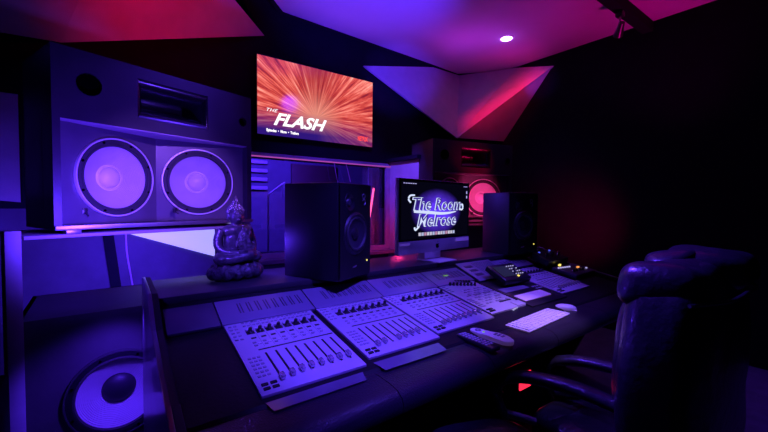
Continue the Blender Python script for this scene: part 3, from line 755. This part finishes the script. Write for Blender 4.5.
b.ell((0, -.002, .345), .036, .040, .047)                          # head
b.ell((0, -.018, .325), .024, .022, .020)
b.tube([(0, -.040, .354), (0, -.047, .338), (0, -.043, .333)], [.004, .008, .005], n=8)
for s in (-1, 1):
    b.ell((.014*s, -.037, .352), .010, .005, .004); b.ell((.038*s, .004, .336), .006, .009, .024)
    b.tube([(.006*s, -.040, .361), (.016*s, -.037, .364), (.025*s, -.029, .359)], .0025, n=6)
b.ell((0, -.040, .322), .012, .005, .0045)
b.bm.verts.ensure_lookup_table()
for v in b.bm.verts[n0:]: v.co = Vector((v.co.x*1.2, v.co.y*1.2, .298+(v.co.z-.298)*1.15))
o = b.build('figure', M['bronze'], st)
md = o.modifiers.new('r', 'REMESH'); md.mode = 'VOXEL'; md.voxel_size = .0032; md.use_smooth_shade = True
md = o.modifiers.new('sm', 'SMOOTH'); md.iterations = 2
# curled hair cap and topknot
b = MB()
for i in range(9):
    ph = R(8 + 10.5*i)
    n_ = max(1, int(20*math.cos(ph)))
    for k in range(n_):
        a = 2*PI*(k+.5*(i % 2))/n_
        x, y, z = .040*math.cos(ph)*math.cos(a), .042*math.cos(ph)*math.sin(a), .352+.046*math.sin(ph)
        if y < -.012 and z < .372: continue
        bmesh.ops.create_icosphere(b.bm, subdivisions=1, radius=.0068, matrix=Matrix.Translation((x, y+.002, z)))
for zz, rr in ((.401, .016), (.409, .012), (.417, .008)):
    for k in range(7): bmesh.ops.create_icosphere(b.bm, subdivisions=1, radius=.0062, matrix=Matrix.Translation((rr*math.cos(k*.9), rr*math.sin(k*.9), zz)))
b.lathe([(.012, .41), (.009, .425), (.005, .438), (0, .452)], axis='z', n=14)
for v in b.bm.verts: v.co = Vector((v.co.x*1.2, v.co.y*1.2, .298+(v.co.z-.298)*1.10))
b.build('curled_hair', M['bronze'], st)
# robe folds over the left shoulder
b = MB()
for k in range(7):
    f = k/6
    b.tube([(.080-.085*f*.6, .03-.03*f, .292-.012*f), (.070-.10*f*.7, -.034, .262-.045*f), (.055-.075*f, -.050, .215-.035*f), (.095-.06*f, -.052, .165-.006*f)], [.006, .008, .008, .006], n=8)
b.ell((.045, -.012, .225), .052, .040, .062)
o = b.build('robe', M['bronze_lump'], st)
md = o.modifiers.new('r', 'REMESH'); md.mode = 'VOXEL'; md.voxel_size = .004; md.use_smooth_shade = True

# ------------------------------------------------------------------ office chair
ch = thing('office_chair', 'large black leather executive chair with padded arms drawn up to the console', 'chair', (1.605, .38, 0), R(0))
tilt = Matrix.Rotation(R(8), 4, 'X')
def lumpy(b, amp, sc):
    for v in b.bm.verts:
        n_ = noise.noise_vector(v.co*sc); v.co += n_*amp
b = MB()
b.ell((.03, .0, .80), .375, .13, .37, .5, seg=64, rings=40); b.ell((.03, .06, .80), .29, .11, .30, .6, seg=48, rings=30)
lumpy(b, .018, 5)
o = b.build('backrest', M['leather'], ch, smooth=80)
b = MB()
b.ell((-.09, .02, 1.095), .21, .12, .078, .62, seg=48, rings=28, rot=Matrix.Rotation(R(4), 3, 'Y'))
b.ell((.20, .0, 1.125), .24, .135, .078, .7, seg=48, rings=28)
b.ell((.02, .05, 1.150), .12, .075, .045, .8, seg=32, rings=20)
lumpy(b, .020, 7)
o = b.build('headrest', M['leather'], ch, smooth=80)
b = MB(); b.tube([(-.30, -.075, 1.075), (-.15, -.135, 1.08), (.02, -.145, 1.085), (.20, -.14, 1.08), (.35, -.07, 1.08)], .006, n=8); b.build('seam_piping', M['leather'], ch)
b = MB(); b.ell((.08, .26, .38), .26, .24, .07, .5, seg=48, rings=24); b.ell((.08, .43, .385), .24, .08, .07, .6, seg=40, rings=20); lumpy(b, .012, 6); b.build('seat', M['leather'], ch, smooth=80)
for xx, nm in ((-.235, 'arm'), (.135, 'arm')):
    zz = .665 if xx < 0 else .64
    b = MB(); b.tube([(xx+.03, .02, zz-.02), (xx+.0, .18, zz+.01), (xx-.02, .32, zz+.012), (xx-.045, .44, zz-.004), (xx-.085, .52, zz-.035), (xx-.10, .535, zz-.10), (xx-.08, .50, zz-.19)], [.028, .031, .032, .030, .026, .022, .020], n=16, wh=(1.25, .78), smooth=6)
    b.build('armrest', M['leather'], ch, smooth=80)
    b = MB(); b.tube([(xx-.08, .50, zz-.17), (xx, .42, .47)], .016, n=12); b.build('arm_bracket', M['steel'], ch)
MB().tube([(0, .30, .42), (0, .30, .10)], .028, n=16).build('gas_column', M['steel'], ch)
MB().box(-.12, .12, .18, .42, .37, .41, .01).build('tilt_plate', M['steel'], ch)
for k in range(5):
    a = R(72*k+10); e_ = (.30*math.cos(a), .30+.30*math.sin(a), .075)
    l_ = MB().tube([(0, .30, .12), (.15*math.cos(a), .30+.15*math.sin(a), .11), e_], [.03, .026, .018], n=12).build('base_spoke', M['cabblack'], ch)
    w_ = MB().lathe([(0, -.022), (.028, -.02), (.030, 0), (.028, .02), (0, .022)], axis='x', n=20, c=(e_[0], e_[1], .030)).build('castor', M['knob'], l_)

# padded stool in the foreground
t = thing('padded_stool', 'black leather padded stool top at the bottom edge in front of the console', 'stool', (.93, .66, 0), R(-20))
b = MB(); b.ell((0, 0, .555), .20, .20, .055, .62, seg=48, rings=24); lumpy(b, .01, 6); b.build('seat', M['leather'], t, smooth=80)
MB().tube([(0, 0, .51), (0, 0, .10)], .025, n=14).build('column', M['steel'], t)
MB().lathe([(0, .0), (.20, .0), (.205, .012), (.04, .05), (.026, .11), (0, .11)], axis='z', n=36).build('base_plate', M['cabblack'], t)

# red lit computer tower under the console
t = thing('computer_tower', 'small dark box with a red glowing front light under the console', 'computer', (1.90, 1.22, 0))
MB().box(.02, .30, .02, .40, 0, .37, .008).build('case', M['black'], t)
MB().box(.03, .15, .008, .02, .24, .34, .008).build('front_light', M['led_red'], t)

# ------------------------------------------------------------------ ceiling fittings
t = thing('ceiling_downlight', 'round recessed downlight glowing violet in the ceiling panel', 'ceiling light', (3.50, 2.49, 3.198))
MB().lathe([(.060, -.0005), (.060, -.006), (.080, -.006), (.083, 0)], axis='z', n=40).build('trim_ring', M['white'], t)
MB().lathe([(0, -.003), (.061, -.003)], axis='z', n=32).build('lens', M['lamp_face'], t)
t = thing('lighting_track', 'black lighting track running across the ceiling to the dark right wall', 'light track', (0, 0, 0))
MB().box(2.2, XR-.002, 1.375, 1.47, 3.10, 3.197, .004).build('rail', M['black'], t)
t = thing('track_spotlight', 'small dark spotlight hanging from the black ceiling track', 'spotlight', (3.66, 1.42, 3.10))
MB().box(-.03, .03, -.03, .03, -.05, 0, .005).build('adapter', M['knob'], t)
MB().tube([(0, 0, -.05), (0, 0, -.11), (-.01, 0, -.14)], .008).build('stem', M['steel'], t)
q = Matrix.Translation((0, 0, -.165)) @ Matrix.Rotation(R(55), 4, Vector((.6, -.8, 0)))
MB().lathe([(0, .07), (.024, .07), (.028, .02), (.040, -.045), (.040, -.055), (.034, -.055), (.032, -.045)], axis='z', n=28, mtx=q).build('lamp_head', M['knob'], t)
MB().lathe([(0, -.047), (.033, -.047)], axis='z', n=24, mtx=q).build('lens', M['spot_face'], t)

# ------------------------------------------------------------------ lights
def aim(o, loc, tgt):
    o.location = loc; o.rotation_euler = (Vector(tgt)-Vector(loc)).to_track_quat('-Z', 'Y').to_euler()
def spot(name, loc, tgt, col, w, ang, blend=.6, r=.05):
    l = bpy.data.lights.new(name, 'SPOT'); l.energy = w; l.color = col; l.spot_size = R(ang); l.spot_blend = blend; l.shadow_soft_size = r
    o = bpy.data.objects.new(name, l); COL.objects.link(o); aim(o, loc, tgt); return o
def area(name, loc, tgt, col, w, sx, sy=None, spread=180):
    l = bpy.data.lights.new(name, 'AREA'); l.energy = w; l.color = col; l.shape = 'RECTANGLE'; l.size = sx; l.size_y = sy or sx; l.spread = R(spread)
    o = bpy.data.objects.new(name, l); COL.objects.link(o); aim(o, loc, tgt); return o
def point(name, loc, col, w, r=.04):
    l = bpy.data.lights.new(name, 'POINT'); l.energy = w; l.color = col; l.shadow_soft_size = r
    o = bpy.data.objects.new(name, l); COL.objects.link(o); o.location = loc; return o
BL, VI, RD = (.085, .022, 1), (.30, .10, 1), (1, .0, .03)
spot('console_wash', (.85, .55, 2.8), (.85, 1.42, .85), (.095, .042, 1), 400, 40, .8, .05)
spot('console_wash_far', (2.3, .9, 3.0), (1.95, 1.4, .85), (.11, .045, 1), 200, 44, .8, .05)
spot('desk_wash', (1.9, .3, 2.9), (1.75, 1.03, .77), (.42, .24, 1), 260, 18, .9, .05)
spot('speaker_wash', (.60, .45, 2.2), (.27, 2.6, 1.36), (.26, .085, 1), 250, 28, .8, .04)
spot('horn_wash', (1.3, 1.67, 2.68), (.30, 2.5, 1.85), (.10, .03, 1), 34, 40, .8, .03)
spot('horn_glint', (1.10, 1.5, 1.5), (.32, 2.5, 1.93), (.14, .05, 1), 22, 24, .8, .04)  # added spot without a fixture, placed to reflect in the horn lip
spot('far_horn_glint', (3.7, 1.7, 1.56), (3.2, 2.65, 1.88), (1, .0, .10), 14, 26, .8, .04)  # added in the same way for a red highlight in the far horn
spot('speaker_uplight', (.0, 1.75, 1.20), (.10, 2.5, 1.5), (.09, .022, 1), 50, 130, .8, .03)
spot('lower_wall_wash', (.05, 2.95, 1.05), (-.02, 3.6, .80), BL, 48, 150, .9, .1)
spot('window_wash', (1.9, 2.3, 2.7), (1.9, 3.6, 1.6), BL, 70, 70, .9, .1)
spot('left_wall_wash', (-1.0, 3.1, .8), (-.65, 3.6, 1.40), BL, 26, 50, .9, .1)
spot('sub_wash', (.075, 2.02, .85), (-.07, 2.28, .32), (.085, .02, 1), 34, 90, .9, .03)
spot('console_end_wash', (-.5, 1.2, 1.6), (.1, 1.8, .7), (.085, .02, 1), 26, 50, .9, .05)
spot('ceiling_blue', (1.5, 1.4, 1.5), (1.85, 2.7, 3.2), (.085, .022, 1), 430, 50, .9, .1)
spot('ceiling_magenta', (2.9, 1.5, 1.6), (3.1, 2.5, 3.2), (.40, .015, .62), 22, 70, 1., .1)
spot('corner_magenta', (3.85, 2.65, 2.80), (3.84, 2.66, 3.2), (.75, .02, .55), 2.2, 150, 1., .04)
spot('front_edge_violet', (3.15, 2.75, 2.62), (3.16, 2.76, 3.2), (.45, .03, .80), 11, 140, 1., .04)  # added lamp floating without a fixture, brightens the cloud near its front edge
spot('ceiling_right_red', (3.7, .8, 1.4), (3.8, 1.3, 3.2), (.8, .0, .34), 62, 80, 1., .1)
point('downlight_glow', (3.50, 2.49, 3.13), (.35, .08, 1), .6, .05)
spot('downlight', (3.50, 2.49, 3.17), (3.4, 2.3, 0), (.25, .10, 1), 30, 100, .9, .05)
spot('facet_blue', (1.6, 2.2, 2.2), (2.75, 3.5, 2.85), (.085, .025, 1), 200, 31, .8, .03)
spot('red_facet_left', (.5, 2.3, 2.3), (.35, 3.2, 2.85), (1, 0, .06), 25, 90, 1., .05)
strip = bpy.data.lights.new('facet_streak_lamp', 'AREA'); strip.shape = 'RECTANGLE'; strip.size = 1.05; strip.size_y = .03; strip.energy = 1.3; strip.color = (1, 0, .03); strip.spread = R(75)  # added area lamp, no fixture there, throws the red streak on the facet
so_ = bpy.data.objects.new('facet_streak_lamp', strip); COL.objects.link(so_)
dg = (Vector((4.325, 2.398, 3.06)) - Vector((3.725, 3.40, 2.254))).normalized(); nn = Vector((-.90, -.32, .28)).normalized()
yy = nn.cross(dg).normalized(); zz_ = dg.cross(yy).normalized()
cc = Vector((3.99, 2.90, 2.72)) + nn*.30
so_.matrix_world = Matrix(((dg.x, yy.x, nn.x, cc.x), (dg.y, yy.y, nn.y, cc.y), (dg.z, yy.z, nn.z, cc.z), (0, 0, 0, 1)))
spot('facet_violet', (3.2, 1.9, 2.5), (4.32, 2.55, 2.9), (.16, .04, 1), 26, 22, .9, .02)
spot('right_speaker_red', (2.75, 1.95, 1.10), (3.28, 2.70, 1.40), (1, .05, .28), 80, 34, .7, .04)
point('return_pink', (2.55, 3.2, 1.05), (1, .03, .22), 3)
spot('return_blue', (1.9, 2.7, 2.3), (2.72, 3.3, 1.7), (.12, .04, 1), 90, 40, .8, .05)
spot('wall_red', (3.5, 1.7, 1.0), (4.3, 2.05, 1.15), (1, 0, .12), 60, 80, 1., .1)
spot('beyond_blue', (1.2, 3.95, 2.2), (1.9, 5.5, 1.4), BL, 500, 110, 1., .1)
point('beyond_fill', (2.0, 4.6, 2.1), (.12, .03, 1), 40)
spot('monitor_graze', (.56, 2.2, 1.1), (.80, 1.85, 1.03), BL, 14, 80, 1., .03)
spot('far_monitor_graze', (2.0, 2.3, 1.75), (2.46, 1.85, 1.2), (.09, .03, 1), 26, 50, 1., .03)
spot('chair_rim', (1.3, 1.5, 2.5), (1.6, .4, 1.15), (.10, .03, 1), 380, 40, .9, .1)
spot('statue_wash', (-.3, 1.0, 1.8), (.5, 1.98, 1.16), (.12, .04, 1), 150, 15, .8, .03)
spot('armrest_highlight', (.35, .1, 1.7), (.72, 1.02, .76), (.085, .022, 1), 40, 40, .9, .04)
spot('bay_glow', (-.02, 1.92, 1.30), (-.12, 2.36, 1.27), (.085, .025, 1), 28, 110, 1., .03)
spot('floor_wash', (4.1, .2, 2.2), (3.6, .3, 0), BL, 60, 60, .9, .1)
world = bpy.data.worlds.new('w'); SC.world = world; world.use_nodes = True
world.node_tree.nodes['Background'].inputs[0].default_value = (.01, .005, .05, 1)
world.node_tree.nodes['Background'].inputs[1].default_value = .0

# ------------------------------------------------------------------ camera
cam = bpy.data.cameras.new('camera'); co = bpy.data.objects.new('camera', cam); COL.objects.link(co)
cam.sensor_width = 36; cam.lens = 36*362.5/768; cam.clip_start = .02
Hh, Pp, Rr = R(53.6), R(2.0), R(.5)
fh = Vector((math.cos(Hh), math.sin(Hh), 0)); r0 = Vector((math.sin(Hh), -math.cos(Hh), 0)); up = Vector((0, 0, 1))
f = fh*math.cos(Pp) - up*math.sin(Pp); ua = up*math.cos(Pp) + fh*math.sin(Pp)
r = r0*math.cos(Rr) + ua*math.sin(Rr); u = ua*math.cos(Rr) - r0*math.sin(Rr)
co.matrix_world = Matrix(((r.x, u.x, -f.x, 0), (r.y, u.y, -f.y, 0), (r.z, u.z, -f.z, 1.36), (0, 0, 0, 1)))
SC.camera = co
SC.view_settings.view_transform = 'Standard'
SC.view_settings.look = 'None'
